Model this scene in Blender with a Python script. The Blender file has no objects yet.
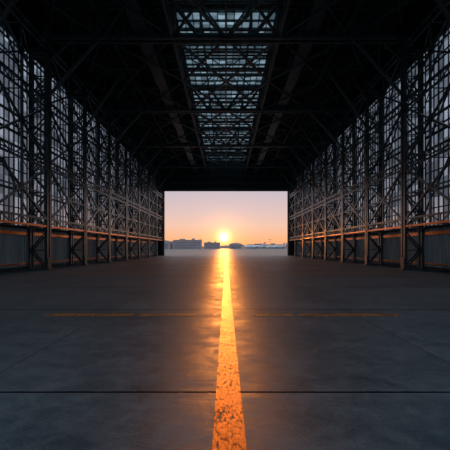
import bpy, math, random
from mathutils import Vector, Matrix
random.seed(7)
S = bpy.context.scene
COL = S.collection
try:
    S.view_settings.view_transform = 'Standard'
    S.view_settings.look = 'None'
except Exception as e:
    print(e)

# ------------------------------------------------------------ mesh helpers
class MB:
    def __init__(s): s.v=[]; s.f=[]; s.m=[]
    def box(s, x0,x1,y0,y1,z0,z1, mi=0):
        n=len(s.v)
        s.v += [(x0,y0,z0),(x1,y0,z0),(x1,y1,z0),(x0,y1,z0),(x0,y0,z1),(x1,y0,z1),(x1,y1,z1),(x0,y1,z1)]
        for q in ((3,2,1,0),(4,5,6,7),(0,1,5,4),(1,2,6,5),(2,3,7,6),(3,0,4,7)):
            s.f.append(tuple(n+i for i in q)); s.m.append(mi)
    def beam(s,p,q,w=.1,h=None,mi=0,up=(0,0,1)):
        h = w if h is None else h
        p=Vector(p); q=Vector(q); d=(q-p)
        if d.length<1e-5: return
        d.normalize(); u=Vector(up)
        if abs(d.dot(u))>.98: u=Vector((0,1,0))
        a=d.cross(u).normalized(); b=a.cross(d).normalized()
        n=len(s.v)
        for c in (p,q):
            for (i,j) in ((-1,-1),(1,-1),(1,1),(-1,1)):
                s.v.append(tuple(c+a*(i*w/2)+b*(j*h/2)))
        for qd in ((0,1,2,3),(7,6,5,4),(4,5,1,0),(5,6,2,1),(6,7,3,2),(7,4,0,3)):
            s.f.append(tuple(n+i for i in qd)); s.m.append(mi)
    def ibeam(s,p,q,w=.3,h=.3,t=.035,mi=0,up=(0,0,1)):
        p=Vector(p); q=Vector(q); d=(q-p).normalized(); u=Vector(up)
        if abs(d.dot(u))>.98: u=Vector((0,1,0))
        a=d.cross(u).normalized(); b=a.cross(d).normalized()
        s.beam(p,q,t,h-2*t,mi,up)
        for k in (-1,1):
            o=b*(k*(h/2-t/2)); s.beam(p+o,q+o,w,t,mi,up)
    def lattice(s,p,q,off,n,chord=.12,lace=.06,double=False,ends=True,mi=0):
        p=Vector(p); q=Vector(q); off=Vector(off)
        s.beam(p,q,chord,None,mi); s.beam(p+off,q+off,chord)
        for i in range(n):
            a=p.lerp(q,i/n); b=p.lerp(q,(i+1)/n)
            if double or i%2==0: s.beam(a,b+off,lace)
            if double or i%2==1: s.beam(a+off,b,lace)
            if i>0 or ends: s.beam(a,a+off,lace)
        if ends: s.beam(q,q+off,lace)
    def tube(s,pts,rad,seg=12,mi=0,cap=True):
        n0=len(s.v); N=len(pts)
        for i,(c,r) in enumerate(zip(pts,rad)):
            c=Vector(c)
            d=(Vector(pts[min(i+1,N-1)])-Vector(pts[max(i-1,0)])).normalized()
            u=Vector((0,0,1)) if abs(d.z)<.9 else Vector((0,1,0))
            a=d.cross(u).normalized(); b=a.cross(d).normalized()
            for k in range(seg):
                t=2*math.pi*k/seg
                s.v.append(tuple(c+a*math.cos(t)*r+b*math.sin(t)*r))
        for i in range(N-1):
            for k in range(seg):
                k2=(k+1)%seg
                s.f.append((n0+i*seg+k,n0+i*seg+k2,n0+(i+1)*seg+k2,n0+(i+1)*seg+k)); s.m.append(mi)
        if cap:
            s.f.append(tuple(n0+k for k in reversed(range(seg)))); s.m.append(mi)
            s.f.append(tuple(n0+(N-1)*seg+k for k in range(seg))); s.m.append(mi)
    def prism(s,poly,thick,mi=0):
        n=len(s.v); t=Vector(thick); k=len(poly)
        s.v += [tuple(Vector(p)-t/2) for p in poly]+[tuple(Vector(p)+t/2) for p in poly]
        s.f.append(tuple(n+i for i in reversed(range(k)))); s.m.append(mi)
        s.f.append(tuple(n+k+i for i in range(k))); s.m.append(mi)
        for i in range(k):
            j=(i+1)%k; s.f.append((n+i,n+j,n+k+j,n+k+i)); s.m.append(mi)
    def mesh(s,name,mats):
        me=bpy.data.meshes.new(name); me.from_pydata(s.v,[],s.f); me.update()
        for m in mats: me.materials.append(m)
        me.polygons.foreach_set('material_index',s.m)
        return me
    def obj(s,name,mats,loc=(0,0,0),rot=(0,0,0),parent=None):
        return mk(name,s.mesh(name,mats),loc,rot,parent)
def mk(name,me,loc=(0,0,0),rot=(0,0,0),parent=None):
    o=bpy.data.objects.new(name,me); COL.objects.link(o); o.location=loc; o.rotation_euler=rot
    if parent: o.parent=parent
    return o

# ------------------------------------------------------------ material helpers
def newmat(name):
    m=bpy.data.materials.new(name); m.use_nodes=True
    nt=m.node_tree; nt.nodes.clear()
    return m,nt,nt.nodes,nt.links
def N(ns,t,**k):
    n=ns.new(t)
    for a,b in k.items(): setattr(n,a,b)
    return n
def noisy(name,c1,c2,scale=1.0,rough=.5,metal=0.,spec=.5,stretch=(1,1,1),bump=0.,r2=None,detail=6):
    m,nt,ns,L=newmat(name)
    out=N(ns,'ShaderNodeOutputMaterial'); b=N(ns,'ShaderNodeBsdfPrincipled'); L.new(b.outputs[0],out.inputs[0])
    tc=N(ns,'ShaderNodeTexCoord'); mp=N(ns,'ShaderNodeMapping'); mp.inputs['Scale'].default_value=stretch
    L.new(tc.outputs['Object'],mp.inputs[0])
    nz=N(ns,'ShaderNodeTexNoise'); nz.inputs['Scale'].default_value=scale; nz.inputs['Detail'].default_value=detail
    L.new(mp.outputs[0],nz.inputs['Vector'])
    cr=N(ns,'ShaderNodeValToRGB'); cr.color_ramp.elements[0].position=.35; cr.color_ramp.elements[1].position=.65
    cr.color_ramp.elements[0].color=(*c1,1); cr.color_ramp.elements[1].color=(*c2,1)
    L.new(nz.outputs[0],cr.inputs[0]); L.new(cr.outputs[0],b.inputs['Base Color'])
    b.inputs['Metallic'].default_value=metal; b.inputs['Specular IOR Level'].default_value=spec
    b.inputs['Roughness'].default_value=rough
    if bump>0:
        bp=N(ns,'ShaderNodeBump'); bp.inputs['Strength'].default_value=bump; bp.inputs['Distance'].default_value=.02
        L.new(nz.outputs[0],bp.inputs['Height']); L.new(bp.outputs[0],b.inputs['Normal'])
    return m

M_steel = noisy('painted_steel',(.028,.044,.054),(.055,.078,.09),3,.33,.15,.6)
M_steel_roof = noisy('roof_steel',(.030,.047,.055),(.06,.085,.095),3,.5,.1,.4)
M_deck = noisy('roof_deck',(.012,.018,.023),(.022,.032,.038),.6,.8,0,.2)
M_clad = noisy('corrugated_cladding',(.19,.23,.26),(.34,.36,.37),1.2,.4,.15,.5,(1,1,.25))
M_sun_glow = noisy('painted_sun_glow',(.9,.20,.025),(1.0,.30,.04),5,.30,.6,.5)  # orange base colour paints the low sun's glow onto rails and girts
M_dark = noisy('dark_girder',(.016,.025,.031),(.032,.045,.052),1,.6,0,.3)

def glassmat(name,tint,body,scale,lo,hi):
    m,nt,ns,L=newmat(name)
    out=N(ns,'ShaderNodeOutputMaterial')
    tr=N(ns,'ShaderNodeBsdfTransparent'); tl=N(ns,'ShaderNodeBsdfTranslucent'); mx=N(ns,'ShaderNodeMixShader')
    tl.inputs[0].default_value=(*body,1)
    tc=N(ns,'ShaderNodeTexCoord'); mp=N(ns,'ShaderNodeMapping'); mp.inputs['Scale'].default_value=(1,1,.35)
    L.new(tc.outputs['Object'],mp.inputs[0])
    nz=N(ns,'ShaderNodeTexNoise'); nz.inputs['Scale'].default_value=scale; nz.inputs['Detail'].default_value=5
    L.new(mp.outputs[0],nz.inputs['Vector'])
    sn=N(ns,'ShaderNodeVectorMath',operation='SNAP'); sn.inputs[1].default_value=(.65,.65,1.3)
    L.new(tc.outputs['Object'],sn.inputs[0])
    wn=N(ns,'ShaderNodeTexWhiteNoise'); L.new(sn.outputs[0],wn.inputs[0])
    mr=N(ns,'ShaderNodeMapRange'); mr.inputs[3].default_value=lo; mr.inputs[4].default_value=hi
    L.new(wn.outputs[0],mr.inputs[0])
    cr=N(ns,'ShaderNodeValToRGB'); cr.color_ramp.elements[0].position=.3; cr.color_ramp.elements[1].position=.7
    cr.color_ramp.elements[0].color=(tint[0]*.6,tint[1]*.6,tint[2]*.6,1); cr.color_ramp.elements[1].color=(*tint,1)
    L.new(nz.outputs[0],cr.inputs[0])
    vm=N(ns,'ShaderNodeVectorMath',operation='SCALE'); L.new(cr.outputs[0],vm.inputs[0]); L.new(mr.outputs[0],vm.inputs['Scale'])
    L.new(vm.outputs[0],tr.inputs[0])
    mx.inputs[0].default_value=.2
    L.new(tr.outputs[0],mx.inputs[1]); L.new(tl.outputs[0],mx.inputs[2]); L.new(mx.outputs[0],out.inputs[0])
    return m
M_pane = glassmat('dusty_window_glass',(.92,.92,.95),(.75,.8,.84),.8,.38,1.0)
M_sky  = glassmat('dusty_skylight_glass',(.85,.93,.95),(.7,.8,.84),.7,.3,1.0)

def floormat(name,dark,light,sp=6.0,y0=4.44,rough=(.40,.64),spec=.22,jw=.022):
    m,nt,ns,L=newmat(name)
    out=N(ns,'ShaderNodeOutputMaterial'); b=N(ns,'ShaderNodeBsdfPrincipled'); L.new(b.outputs[0],out.inputs[0])
    tc=N(ns,'ShaderNodeTexCoord'); sep=N(ns,'ShaderNodeSeparateXYZ'); L.new(tc.outputs['Object'],sep.inputs[0])
    def noise(sc,det,ro=.6,vec=None,dist=0):
        n=N(ns,'ShaderNodeTexNoise'); n.inputs['Scale'].default_value=sc; n.inputs['Detail'].default_value=det
        n.inputs['Roughness'].default_value=ro; n.inputs['Distortion'].default_value=dist
        L.new(vec or tc.outputs['Object'],n.inputs['Vector']); return n.outputs[0]
    def math_(op,a,b_=None,clamp=False):
        n=N(ns,'ShaderNodeMath',operation=op); n.use_clamp=clamp
        for i,x in enumerate((a,b_)):
            if x is None: continue
            if isinstance(x,(int,float)): n.inputs[i].default_value=x
            else: L.new(x,n.inputs[i])
        return n.outputs[0]
    big=noise(.5,5,.65); mid=noise(2.8,9,.75,None,.6); fine=noise(35,6,.8)
    mix=math_('ADD',math_('MULTIPLY',big,.3),math_('ADD',math_('MULTIPLY',mid,.4),math_('MULTIPLY',fine,.3)))
    cr=N(ns,'ShaderNodeValToRGB'); e=cr.color_ramp.elements
    e[0].position=.42; e[0].color=(*dark,1); e[1].position=.58; e[1].color=(*light,1)
    L.new(mix,cr.inputs[0])
    def joint(coord,off,period,half):
        w=math_('ADD',coord,math_('MULTIPLY',math_('SUBTRACT',mid,.5),.03))
        f=math_('PINGPONG',math_('SUBTRACT',w,off),period/2)
        return math_('LESS_THAN',f,half)
    j=math_('MAXIMUM',joint(sep.outputs[1],y0,sp,jw),math_('MULTIPLY',joint(sep.outputs[0],3.1,sp,.008),.6))
    mc=N(ns,'ShaderNodeMix',data_type='RGBA'); L.new(math_('MULTIPLY',j,.9),mc.inputs[0])
    L.new(cr.outputs[0],mc.inputs[6]); mc.inputs[7].default_value=(.008,.009,.01,1)
    sn=N(ns,'ShaderNodeVectorMath',operation='SNAP'); sn.inputs[1].default_value=(sp,sp,100)
    of=N(ns,'ShaderNodeVectorMath',operation='SUBTRACT'); of.inputs[1].default_value=(3.1,y0,-50)
    L.new(tc.outputs['Object'],of.inputs[0]); L.new(of.outputs[0],sn.inputs[0])
    wn=N(ns,'ShaderNodeTexWhiteNoise'); L.new(sn.outputs[0],wn.inputs[0])
    mr=N(ns,'ShaderNodeMapRange'); mr.inputs[3].default_value=.86; mr.inputs[4].default_value=1.1; L.new(wn.outputs[0],mr.inputs[0])
    sc=N(ns,'ShaderNodeVectorMath',operation='SCALE'); L.new(mc.outputs[2],sc.inputs[0]); L.new(mr.outputs[0],sc.inputs['Scale'])
    L.new(sc.outputs[0],b.inputs['Base Color'])
    rr=N(ns,'ShaderNodeMapRange'); rr.inputs[1].default_value=.42; rr.inputs[2].default_value=.58
    rr.inputs[3].default_value=rough[0]; rr.inputs[4].default_value=rough[1]; L.new(mix,rr.inputs[0]); L.new(rr.outputs[0],b.inputs['Roughness'])
    sv=N(ns,'ShaderNodeMapRange'); sv.inputs[3].default_value=spec; sv.inputs[4].default_value=0; L.new(j,sv.inputs[0])
    L.new(sv.outputs[0],b.inputs['Specular IOR Level'])
    bp=N(ns,'ShaderNodeBump'); bp.inputs['Strength'].default_value=.5; bp.inputs['Distance'].default_value=.014
    L.new(math_('SUBTRACT',mix,j),bp.inputs['Height']); L.new(bp.outputs[0],b.inputs['Normal'])
    return m
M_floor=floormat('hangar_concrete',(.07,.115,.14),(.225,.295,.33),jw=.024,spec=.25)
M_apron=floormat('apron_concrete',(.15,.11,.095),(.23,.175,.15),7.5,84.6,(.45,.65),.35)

def paintmat(name,c1,c2,thr,rough=.35,spec=.5,metal=0.):
    m,nt,ns,L=newmat(name)
    out=N(ns,'ShaderNodeOutputMaterial'); b=N(ns,'ShaderNodeBsdfPrincipled')
    tc=N(ns,'ShaderNodeTexCoord'); mp=N(ns,'ShaderNodeMapping'); mp.inputs['Scale'].default_value=(1,.35,1)
    L.new(tc.outputs['Object'],mp.inputs[0])
    a=N(ns,'ShaderNodeTexNoise'); a.inputs['Scale'].default_value=26; a.inputs['Detail'].default_value=9; a.inputs['Roughness'].default_value=.75
    L.new(mp.outputs[0],a.inputs['Vector'])
    c=N(ns,'ShaderNodeTexNoise'); c.inputs['Scale'].default_value=2.2; c.inputs['Detail'].default_value=4
    L.new(tc.outputs['Object'],c.inputs['Vector'])
    cr=N(ns,'ShaderNodeValToRGB'); cr.color_ramp.elements[0].position=.40; cr.color_ramp.elements[1].position=.57
    cr.color_ramp.elements[0].color=(*c1,1); cr.color_ramp.elements[1].color=(*c2,1)
    L.new(a.outputs[0],cr.inputs[0]); L.new(cr.outputs[0],b.inputs['Base Color'])
    b.inputs['Roughness'].default_value=rough; b.inputs['Specular IOR Level'].default_value=spec
    b.inputs['Metallic'].default_value=metal
    tr=N(ns,'ShaderNodeBsdfTransparent'); mx=N(ns,'ShaderNodeMixShader')
    mr=N(ns,'ShaderNodeMapRange'); mr.inputs[1].default_value=thr-.04; mr.inputs[2].default_value=thr+.04
    ad=N(ns,'ShaderNodeMath',operation='ADD'); sc=N(ns,'ShaderNodeMath',operation='MULTIPLY'); sc.inputs[1].default_value=.35
    L.new(c.outputs[0],sc.inputs[0]); L.new(a.outputs[0],ad.inputs[0]); L.new(sc.outputs[0],ad.inputs[1])
    L.new(ad.outputs[0],mr.inputs[0]); L.new(mr.outputs[0],mx.inputs[0])
    L.new(tr.outputs[0],mx.inputs[1]); L.new(b.outputs[0],mx.inputs[2]); L.new(mx.outputs[0],out.inputs[0])
    bp=N(ns,'ShaderNodeBump'); bp.inputs['Strength'].default_value=.6; bp.inputs['Distance'].default_value=.012
    L.new(a.outputs[0],bp.inputs['Height']); L.new(bp.outputs[0],b.inputs['Normal'])
    return m
M_line=paintmat('worn_orange_yellow_paint',(.36,.075,.01),(.88,.28,.02),.60,.44,.25,.5)
M_cross=paintmat('faded_orange_paint',(.75,.24,.05),(.9,.33,.07),.63,.5,.3)

# ------------------------------------------------------------ dimensions
H_EYE=1.6; XI=13.3; XO=14.8; YF=84.5; BAY=7.8
YS=[YF-BAY*i for i in range(0,13)]
YS.reverse(); Y0=YS[0]
WB=3.0; WT=16.3; ZC=17.2; ZD=20.0; OPH=13.85; SKY=4.0

b=MB(); b.box(-XO-.2,XO+.2,Y0-2,YF+.6,-.4,0); b.obj('floor',[M_floor])
b=MB(); b.box(-2500,2500,-600,3000,-.9,-.012); b.obj('ground_apron',[M_apron])
b=MB(); b.box(-.11,.165,Y0-2,YF+.6,.0,.003); b.box(-.11,.165,YF+.6,260,-.012,-.008)
b.obj('floor_centre_line_marking',[M_line])
b=MB()
for x0,x1 in ((-4.3,-2.2),(-2.05,-.75),(.65,1.6),(1.75,4.1)): b.box(x0,x1,9.42,9.74,0,.0025)
b.box(-11,-2,26.2,26.6,0,.0025); b.box(2,11,26.2,26.6,0,.0025)
b.obj('floor_cross_line_marking',[M_cross])

# ------------------------------------------------------------ side walls
for side,sg in (('left',-1),('right',1)):
    b=MB()
    x=sg*XO
    prof=[]; y=Y0
    while y<YF-.34:
        prof += [(y,0),(y+.12,0),(y+.17,-.08),(y+.29,-.08)]; y+=.34
    prof.append((YF,0))
    n=len(b.v)
    for (yy,dx) in prof:
        b.v += [(x+sg*dx,yy,0),(x+sg*dx,yy,WB)]
    for i in range(len(prof)-1):
        b.f.append((n+2*i,n+2*i+2,n+2*i+3,n+2*i+1)); b.m.append(0)
    xs=sorted((x+sg*.02,x+sg*.2))
    b.box(xs[0],xs[1],Y0,YF,0,WB)
    xs=sorted((x-sg*.05,x+sg*.2)); b.box(xs[0],xs[1],Y0,YF,WT,ZD+.3,1)
    xs=sorted((x-sg*.12,x+sg*.2)); b.box(xs[0],xs[1],Y0,YF,WB,WB+.14,1)
    xs=sorted((x-sg*.16,x)); b.box(xs[0],xs[1],Y0,YF,0,.25,1)
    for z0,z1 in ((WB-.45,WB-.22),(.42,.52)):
        xs=sorted((x-sg*.2,x-sg*.1)); b.box(xs[0],xs[1],Y0,YF-.4,z0,z1,2)  # strips added to carry the painted sun glow along the cladding
    b.obj('wall_'+side,[M_clad,M_dark,M_sun_glow])
    for i in range(len(YS)-1):
        a,c=YS[i]+.16,YS[i+1]-.16
        w=MB()
        xs=sorted((x+sg*.05,x+sg*.06)); w.box(xs[0],xs[1],a,c,WB+.14,WT,1)
        nv=12
        for k in range(nv+1):
            yy=a+(c-a)*k/nv; t=.05 if k%3==0 else .024
            w.box(x-.03,x+.06,yy-t,yy+t,WB+.14,WT)
        nh=10
        for k in range(nh+1):
            zz=WB+.14+(WT-WB-.14)*k/nh; t=.09 if k%5==0 else .035
            w.box(x-.05,x+.05,a,c,zz-t,zz+t)
        w.obj('window_%d'%(i+1+(0 if sg<0 else 12)),[M_steel,M_pane])

    cm=MB()
    for dy in (-.22,.22):
        cm.ibeam((sg*XI,dy,0),(sg*XI,dy,ZC),.24,.18,.025,up=(1,0,0))
        cm.ibeam((sg*(XO-.25),dy,0),(sg*(XO-.25),dy,ZD),.2,.14,.02,up=(1,0,0))
        nn=12
        for k in range(nn):
            z0=k*ZC/nn; z1=(k+1)*ZC/nn; xa,xb=(XI,XO-.25) if k%2==0 else (XO-.25,XI)
            cm.beam((sg*xa,dy,z0),(sg*xb,dy,z1),.09)
            cm.beam((sg*XI,dy,z1),(sg*(XO-.25),dy,z1),.07)
    for k in range(34):
        z0=k*ZC/34; z1=(k+1)*ZC/34; s_=1 if k%2 else -1
        for xx in (XI,XO-.25): cm.beam((sg*xx,-.22*s_,z0),(sg*xx,.22*s_,z1),.05,.02)
    xs=sorted((sg*(XI-.3),sg*(XO-.02))); cm.box(xs[0],xs[1],-.45,.45,0,.08)
    cm.box(sg*XI-.13,sg*XI+.13,-.3,.3,.08,.9)
    for zz in (WB+.2,7.5,12,WT):
        cm.box(sg*XI-.02,sg*XI+.02,-.42,.42,zz-.32,zz+.32)
    me=cm.mesh('steel_column_'+side,[M_steel])
    for yy in YS: mk('steel_column',me,(0,yy,0))

    bm=MB(); H=BAY
    y1,y2=.25,H-.25
    zs=[WB+.2,7.5,12.,WT]
    ym=(y1+y2)/2
    for q,zz in enumerate(zs):
        bm.lattice((sg*XI,y1,zz),(sg*XI,y2,zz),(0,0,.55),6,.13,.065,mi=(1 if q==0 else 0))  # lowest chord is coloured as if catching the low sun
        for k in range(3):
            yy=y1+(y2-y1)*k/2; yn=y1+(y2-y1)*min(k+1,2)/2
            bm.beam((sg*XI,yy,zz),(sg*(XO-.1),yy,zz),.07)
            bm.beam((sg*XI,yy,zz),(sg*(XO-.1),yn,zz),.06)
    for k in range(3):
        za,zb=zs[k]+.5,zs[k+1]
        bm.beam((sg*XI,y1,za),(sg*XI,y2,zb),.15,.12); bm.beam((sg*XI,y2,za),(sg*XI,y1,zb),.15,.12)
        bm.box(sg*XI-.03,sg*XI+.03,ym-.28,ym+.28,(za+zb)/2-.28,(za+zb)/2+.28)
        bm.beam((sg*XI,y1,(za+zb)/2),(sg*XI,y2,(za+zb)/2),.09)
        bm.beam((sg*(XO-.3),y1,za),(sg*(XO-.3),ym,zb),.1); bm.beam((sg*(XO-.3),y2,za),(sg*(XO-.3),ym,zb),.1)
        bm.beam((sg*(XO-.3),y1,(za+zb)/2),(sg*(XO-.3),y2,(za+zb)/2),.09)
    bm.beam((sg*XI,ym,WB+.2),(sg*XI,ym,WT),.11)
    me=bm.mesh('wall_bracing_'+side,[M_steel,M_sun_glow])
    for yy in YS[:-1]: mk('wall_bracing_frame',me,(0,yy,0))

# ------------------------------------------------------------ ceiling deck
b=MB()
for sg in (-1,1):
    xs=sorted((sg*SKY,sg*(XO+.2)))
    b.box(xs[0],xs[1],Y0,YF,ZD,ZD+.3)
    x=SKY+.6
    while x<XO-.3:
        b.beam((sg*x,Y0,ZD-.12),(sg*x,YF,ZD-.12),.14,.24,1); x+=1.55
b.obj('ceiling',[M_deck,M_steel_roof])
b=MB()
b.box(-SKY,SKY,Y0,YF,ZD+.12,ZD+.13,1)
nx=12
for k in range(nx+1):
    x=-SKY+2*SKY*k/nx; t=.08 if k%3==0 else .03
    b.box(x-t,x+t,Y0,YF,ZD,ZD+.2)
y=Y0; k=0
while y<=YF:
    t=.16 if k%3==0 else .05
    b.box(-SKY,SKY,y-t,y+t,ZD-.02,ZD+.18); y+=BAY/6; k+=1
b.obj('skylight',[M_steel_roof,M_sky])

def truss(zb,heavy):
    t=MB(); n=14; c=.3 if heavy else .18; w=.13 if heavy else .08
    for dy in ((-.3,.3) if heavy else (0,)):
        t.ibeam((-XI,dy,zb),(XI,dy,zb),c*.8,c,.03); t.ibeam((-XO,dy,ZD-.25),(XO,dy,ZD-.25),c*.7,c*.8,.03)
        for k in range(n):
            xa=-XI+2*XI*k/n; xb=-XI+2*XI*(k+1)/n
            t.beam((xa,dy,zb),(xa,dy,ZD-.25),w)
            if k<n/2: t.beam((xa,dy,ZD-.25),(xb,dy,zb),w)
            else: t.beam((xa,dy,zb),(xb,dy,ZD-.25),w)
            if heavy and k%2==0: t.box(xa-.3,xa+.3,dy-.02,dy+.02,zb-.1,zb+.45)
    if heavy:
        for k in range(2*n+1):
            x=-XI+XI*k/n; t.beam((x,-.3,zb),(x,.3,zb),.06)
            if k<2*n: t.beam((x,-.3,zb),(x+XI/n,.3,zb),.045)
    for sg in (-1,1):
        t.beam((sg*XI,0,WT-3.4),(sg*(XI-3.8),0,zb),.16,.2); t.beam((sg*XI,0,WT-.8),(sg*(XI-1.9),0,zb),.1)
        t.beam((sg*(XI-1.9),0,zb-.02),(sg*(XI-1.9),0,zb-2.2),.08)
    return t
mh=truss(ZC,True).mesh('roof_truss_heavy',[M_steel_roof]); ml=truss(ZC+1.3,False).mesh('roof_truss_light',[M_steel_roof])
for i,yy in enumerate(YS):
    k=len(YS)-1-i
    if k==0: continue
    mk('roof_truss', mh if k%2==1 else ml,(0,yy,0))
for x in (-SKY-.1,SKY+.1,-9.2,9.2):
    g=MB(); L_=(YF-Y0); n=int(round(L_/BAY))*3
    g.lattice((x,Y0,ZC+1.2),(x,YF-.2,ZC+1.2),(0,0,1.4),n,.14,.08)
    g.obj('roof_girder',[M_steel_roof])
g=MB()
for i in range(len(YS)-1):
    a,c=YS[i],YS[i+1]
    if i==len(YS)-2: c-=.3
    m=(a+c)/2
    z=ZC+.1
    for xx in ((-SKY,0),(0,SKY)):
        g.beam((xx[0],a,z),(xx[1],c,z),.16); g.beam((xx[1],a,z),(xx[0],c,z),.16)
    for sg in (-1,1):
        g.beam((sg*SKY,a,z),(sg*9.2,c,z),.09); g.beam((sg*9.2,a,z),(sg*SKY,c,z),.09)
        g.beam((sg*9.2,a,z),(sg*XI,c,z),.09); g.beam((sg*9.2,c,z),(sg*XI,a,z),.09)
    g.beam((-SKY,m,ZD-.4),(SKY,m,ZD-.4),.16,.3)
    g.beam((-SKY,m,ZC+1.2),(SKY,m,ZC+1.2),.12)
    for x in (-2.6,-1.3,1.3,2.6):
        g.beam((x,m,ZC+1.2),(x*.5,m,ZD-.4),.09)
for x in (-SKY,0,SKY): g.beam((x,Y0,ZC),(x,YF-.3,ZC),.14,.16)
g.obj('roof_bracing',[M_steel_roof])
for sg in (-1,1):
    g=MB(); x=sg*6.2
    g.box(x-.45,x+.45,Y0,YF-.6,ZC+.2,ZC+.26)
    for s2 in (-.45,.45):
        for hh in (.6,1.1): g.beam((x+s2,Y0,ZC+.2+hh),(x+s2,YF-.6,ZC+.2+hh),.04)
        y=Y0
        while y<YF-.6: g.beam((x+s2,y,ZC+.2),(x+s2,y,ZC+1.3),.04); y+=BAY/4
    g.obj('catwalk',[M_steel_roof])

# ------------------------------------------------------------ far wall with opening
b=MB()
b.box(-XO-.2,XO+.2,YF,YF+.5,OPH,ZD+.3)
b.box(-XO-.2,-XI,YF,YF+.5,0,OPH); b.box(XI,XO+.2,YF,YF+.5,0,OPH)
for z in (OPH+.15,OPH+1.5,OPH+3): b.ibeam((-XI,YF-.2,z),(XI,YF-.2,z),.3,.3,.04,1)
x=-XI
while x<=XI+.01:
    b.beam((x,YF-.15,OPH),(x,YF-.15,ZD),.14,.14,1); x+=XI/8
b.obj('wall_far',[M_dark,M_steel])
b=MB()
for sg in (-1,1):
    xs=sorted((sg*(XI-.05),sg*(XI-.25))); b.box(xs[0],xs[1],YF-.3,YF+.6,0,OPH)
b.box(-XI+.05,XI-.05,YF-.3,YF+.6,OPH-.2,OPH)
b.obj('trim_1',[M_dark])

# ------------------------------------------------------------ outside
M_plane=noisy('aircraft_white',(.80,.74,.76),(.9,.84,.86),.2,.35)
M_eng=noisy('aircraft_grey',(.3,.3,.34),(.4,.4,.43),1,.4)
M_tail=noisy('aircraft_tail_paint',(.5,.42,.46),(.58,.5,.54),1,.4)
def airliner():
    m=MB()
    xs=[-18,-17.6,-16.6,-15,-12,8,12,15,17.5,18]; rs=[.15,.7,1.3,1.75,2.0,2.0,1.7,1.2,.6,.3]
    zs=[3.6,3.65,3.75,3.85,4,4,4.2,4.6,5,5.1]
    m.tube([(x,0,z) for x,z in zip(xs,zs)],rs,16,0)
    for s in (-1,1):
        m.prism([(-4,s*1.6,3.3),(3,s*1.6,3.3),(8.2,s*17,4.7),(6.4,s*17,4.7)],(0,0,.35),0)
        m.prism([(6.4,s*17,4.7),(8.2,s*17,4.7),(8.6,s*17.4,6.6),(7.8,s*17.4,6.6)],(0,.15,0),0)
        m.prism([(12.6,s*.8,5),(16,s*.8,5),(18.4,s*6.5,5.6),(17,s*6.5,5.6)],(0,0,.22),0)
        m.tube([(-3.2,s*5.6,2.3),(-2.8,s*5.6,2.3),(-.5,s*5.6,2.3),(1.2,s*5.6,2.4)],[.85,1.05,1.0,.55],12,1)
        m.beam((-1,s*5.6,2.8),(1.6,s*5.6,3.6),.2,.9,1)
        m.tube([(2,s*2.8,3),(2,s*2.8,1)],[.14,.14],8,1)
        m.tube([(2,s*2.55,.56),(2,s*3.05,.56)],[.56,.56],12,1)
    m.tube([(-13,0,3),(-13,0,.6)],[.12,.12],8,1); m.tube([(-13,-.25,.42),(-13,.25,.42)],[.42,.42],10,1)
    m.prism([(10.5,0,5.6),(16.5,0,5.6),(19,0,11),(16.2,0,11)],(0,.3,0),2)
    for k in range(28):
        for s in (-1,1): m.box(-12+k*.8,-11.7+k*.8,s*1.96-.05,s*1.96+.05,4.2,4.6,1)
    return m.mesh('airliner',[M_plane,M_eng,M_tail])
ma=airliner()
for (x,y,r) in ((46,640,.15),(86,700,.1)):
    mk('airliner',ma,(x,y,-.01),(0,0,r))
M_b1=noisy('terminal_facade',(.36,.27,.28),(.46,.35,.36),.1,.7)  # mauve tones put distance haze into the facade and glazing colours
M_b2=noisy('terminal_glazing',(.20,.17,.20),(.28,.24,.27),.2,.5)
def building(w,d,h,arched=False):
    m=MB()
    m.box(-w/2,w/2,0,d,0,h,0)
    if arched:
        poly=[(-w/2*math.cos(t*math.pi/12),0,h+h*.45*math.sin(t*math.pi/12)) for t in range(13)]
        m.prism([(p[0],d/2,p[2]) for p in poly],(0,d,0),0)
        m.box(-w*.36,w*.36,-.4,0,0,h*.9,1)
    else:
        m.box(-w/2-.6,w/2+.6,-.6,d+.6,h,h+.5,0)
        nf=max(1,int(h/4))
        for i in range(nf): m.box(-w/2+1,w/2-1,-.2,0,i*4+1,i*4+3,1)
        m.box(-w*.3,-w*.1,d*.3,d*.6,h+.5,h+2.5,0); m.box(w*.15,w*.25,d*.3,d*.6,h+.5,h+3,0)
        k=-w/2
        while k<=w/2: m.box(k-.2,k+.2,-.4,0,0,h,0); k+=w/12
    return m
building(44,25,14).obj('terminal_building',[M_b1,M_b2],(-62,640,0))
building(30,25,10,True).obj('maintenance_hangar',[M_b1,M_b2],(-104,640,0))
building(34,20,13).obj('cargo_building',[M_b1,M_b2],(-30,860,0))
building(30,20,9,True).obj('maintenance_hangar',[M_b1,M_b2],(22,900,0))
building(84,20,9).obj('concourse_building',[M_b1,M_b2],(90,900,0))
building(34,20,11,True).obj('maintenance_hangar',[M_b1,M_b2],(152,880,0))
building(70,20,16).obj('office_building',[M_b1,M_b2],(-150,1000,0))
for (x,y) in ((-36,560),(64,580),(20,780)):
    m=MB(); m.tube([(0,0,-.02),(0,0,14)],[.25,.12],8); m.beam((-1.6,0,14),(1.6,0,14),.25,.25)
    for k in (-1.4,-.5,.5,1.4): m.box(k-.3,k+.3,-.3,.2,13.5,14,0)
    m.obj('apron_light_mast',[M_eng],(x,y,0))
M_ridge=noisy('hazy_tree_belt',(.66,.36,.28),(.76,.44,.35),.02,1,0,0)  # pale warm tone, distance haze mixed into the tree colour
m=MB(); x=-900
random.seed(3)
hs=[]
while x<=900:
    hs.append((x,8+3*math.sin(x*.013)+random.uniform(0,5))); x+=9
for (xa,ha),(xb,hb) in zip(hs,hs[1:]):
    m.prism([(xa,1500,0),(xb,1500,0),(xb,1500,hb),(xa,1500,ha)],(0,30,0),0)
m.obj('tree_belt',[M_ridge])

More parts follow.
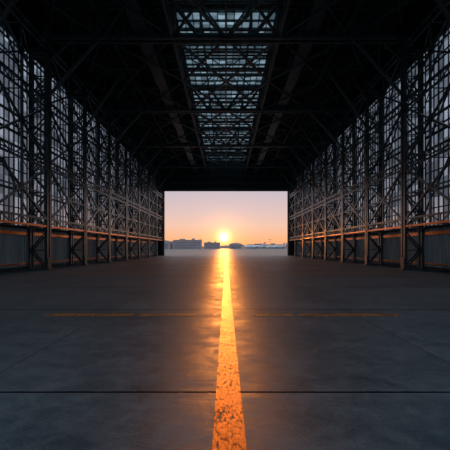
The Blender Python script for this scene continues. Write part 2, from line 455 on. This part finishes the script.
# ------------------------------------------------------------ world sky
SUN_EL=math.radians(1.55); SUN_AZ=math.radians(-.3)
sd=Vector((math.sin(SUN_AZ)*math.cos(SUN_EL),math.cos(SUN_AZ)*math.cos(SUN_EL),math.sin(SUN_EL)))
w=bpy.data.worlds.new('sunset_sky'); S.world=w; w.use_nodes=True
nt=w.node_tree; nt.nodes.clear(); ns=nt.nodes; L=nt.links
out=N(ns,'ShaderNodeOutputWorld'); bg=N(ns,'ShaderNodeBackground'); L.new(bg.outputs[0],out.inputs[0])
tc=N(ns,'ShaderNodeTexCoord'); nv=N(ns,'ShaderNodeVectorMath',operation='NORMALIZE'); L.new(tc.outputs['Generated'],nv.inputs[0])
D=nv.outputs[0]
sp=N(ns,'ShaderNodeSeparateXYZ'); L.new(D,sp.inputs[0])
def ramp(src,els):
    r=N(ns,'ShaderNodeValToRGB'); e=r.color_ramp.elements
    while len(e)<len(els): e.new(.5)
    for i,(p,c) in enumerate(els): e[i].position=p; e[i].color=(*c,1)
    L.new(src,r.inputs[0]); return r.outputs[0]
warm=ramp(sp.outputs[2],[(0,(.92,.38,.15)),(.025,(.94,.48,.25)),(.055,(.87,.56,.43)),(.09,(.72,.54,.52)),(.14,(.56,.50,.57)),(.35,(.50,.53,.60)),(1,(.45,.58,.66))])
cool=ramp(sp.outputs[2],[(0,(.55,.62,.74)),(.15,(.52,.66,.80)),(.5,(.48,.66,.82)),(1,(.48,.66,.78))])
az=N(ns,'ShaderNodeMapRange'); az.interpolation_type='SMOOTHSTEP'; az.inputs[1].default_value=.55; az.inputs[2].default_value=1.0
L.new(sp.outputs[1],az.inputs[0])
mx=N(ns,'ShaderNodeMix',data_type='RGBA'); L.new(az.outputs[0],mx.inputs[0]); L.new(cool,mx.inputs[6]); L.new(warm,mx.inputs[7])
dt=N(ns,'ShaderNodeVectorMath',operation='DOT_PRODUCT'); L.new(D,dt.inputs[0]); dt.inputs[1].default_value=sd
mxx=N(ns,'ShaderNodeMath',operation='MAXIMUM'); L.new(dt.outputs['Value'],mxx.inputs[0]); mxx.inputs[1].default_value=0
cur=mx.outputs[2]
def addglow(power,col,strength):
    global cur
    p=N(ns,'ShaderNodeMath',operation='POWER'); L.new(mxx.outputs[0],p.inputs[0]); p.inputs[1].default_value=power
    c=N(ns,'ShaderNodeVectorMath',operation='SCALE'); c.inputs[0].default_value=[k*strength for k in col]; L.new(p.outputs[0],c.inputs['Scale'])
    a=N(ns,'ShaderNodeVectorMath',operation='ADD'); L.new(cur,a.inputs[0]); L.new(c.outputs[0],a.inputs[1]); cur=a.outputs[0]
addglow(60,(1,.38,.12),.10)
addglow(900,(1,.42,.05),.5)
addglow(8000,(1,.6,.15),1.5)
addglow(60000,(1,.8,.45),20)
L.new(cur,bg.inputs[0]); bg.inputs[1].default_value=1.0

sl=bpy.data.lights.new('setting_sun','SUN'); sl.energy=1.8; sl.color=(1,.30,.05); sl.angle=math.radians(1.6)
so=bpy.data.objects.new('setting_sun',sl); COL.objects.link(so); so.location=(0,200,30)
so.rotation_euler=(sd).to_track_quat('Z','Y').to_euler()

# ------------------------------------------------------------ camera
cd=bpy.data.cameras.new('camera'); co=bpy.data.objects.new('camera',cd); COL.objects.link(co)
co.location=(0,0,H_EYE); co.rotation_euler=(math.radians(90),0,0)
cd.sensor_width=36; cd.lens=32; cd.shift_x=-1/450; cd.shift_y=23/450; cd.clip_end=6000; cd.clip_start=.05
S.camera=co
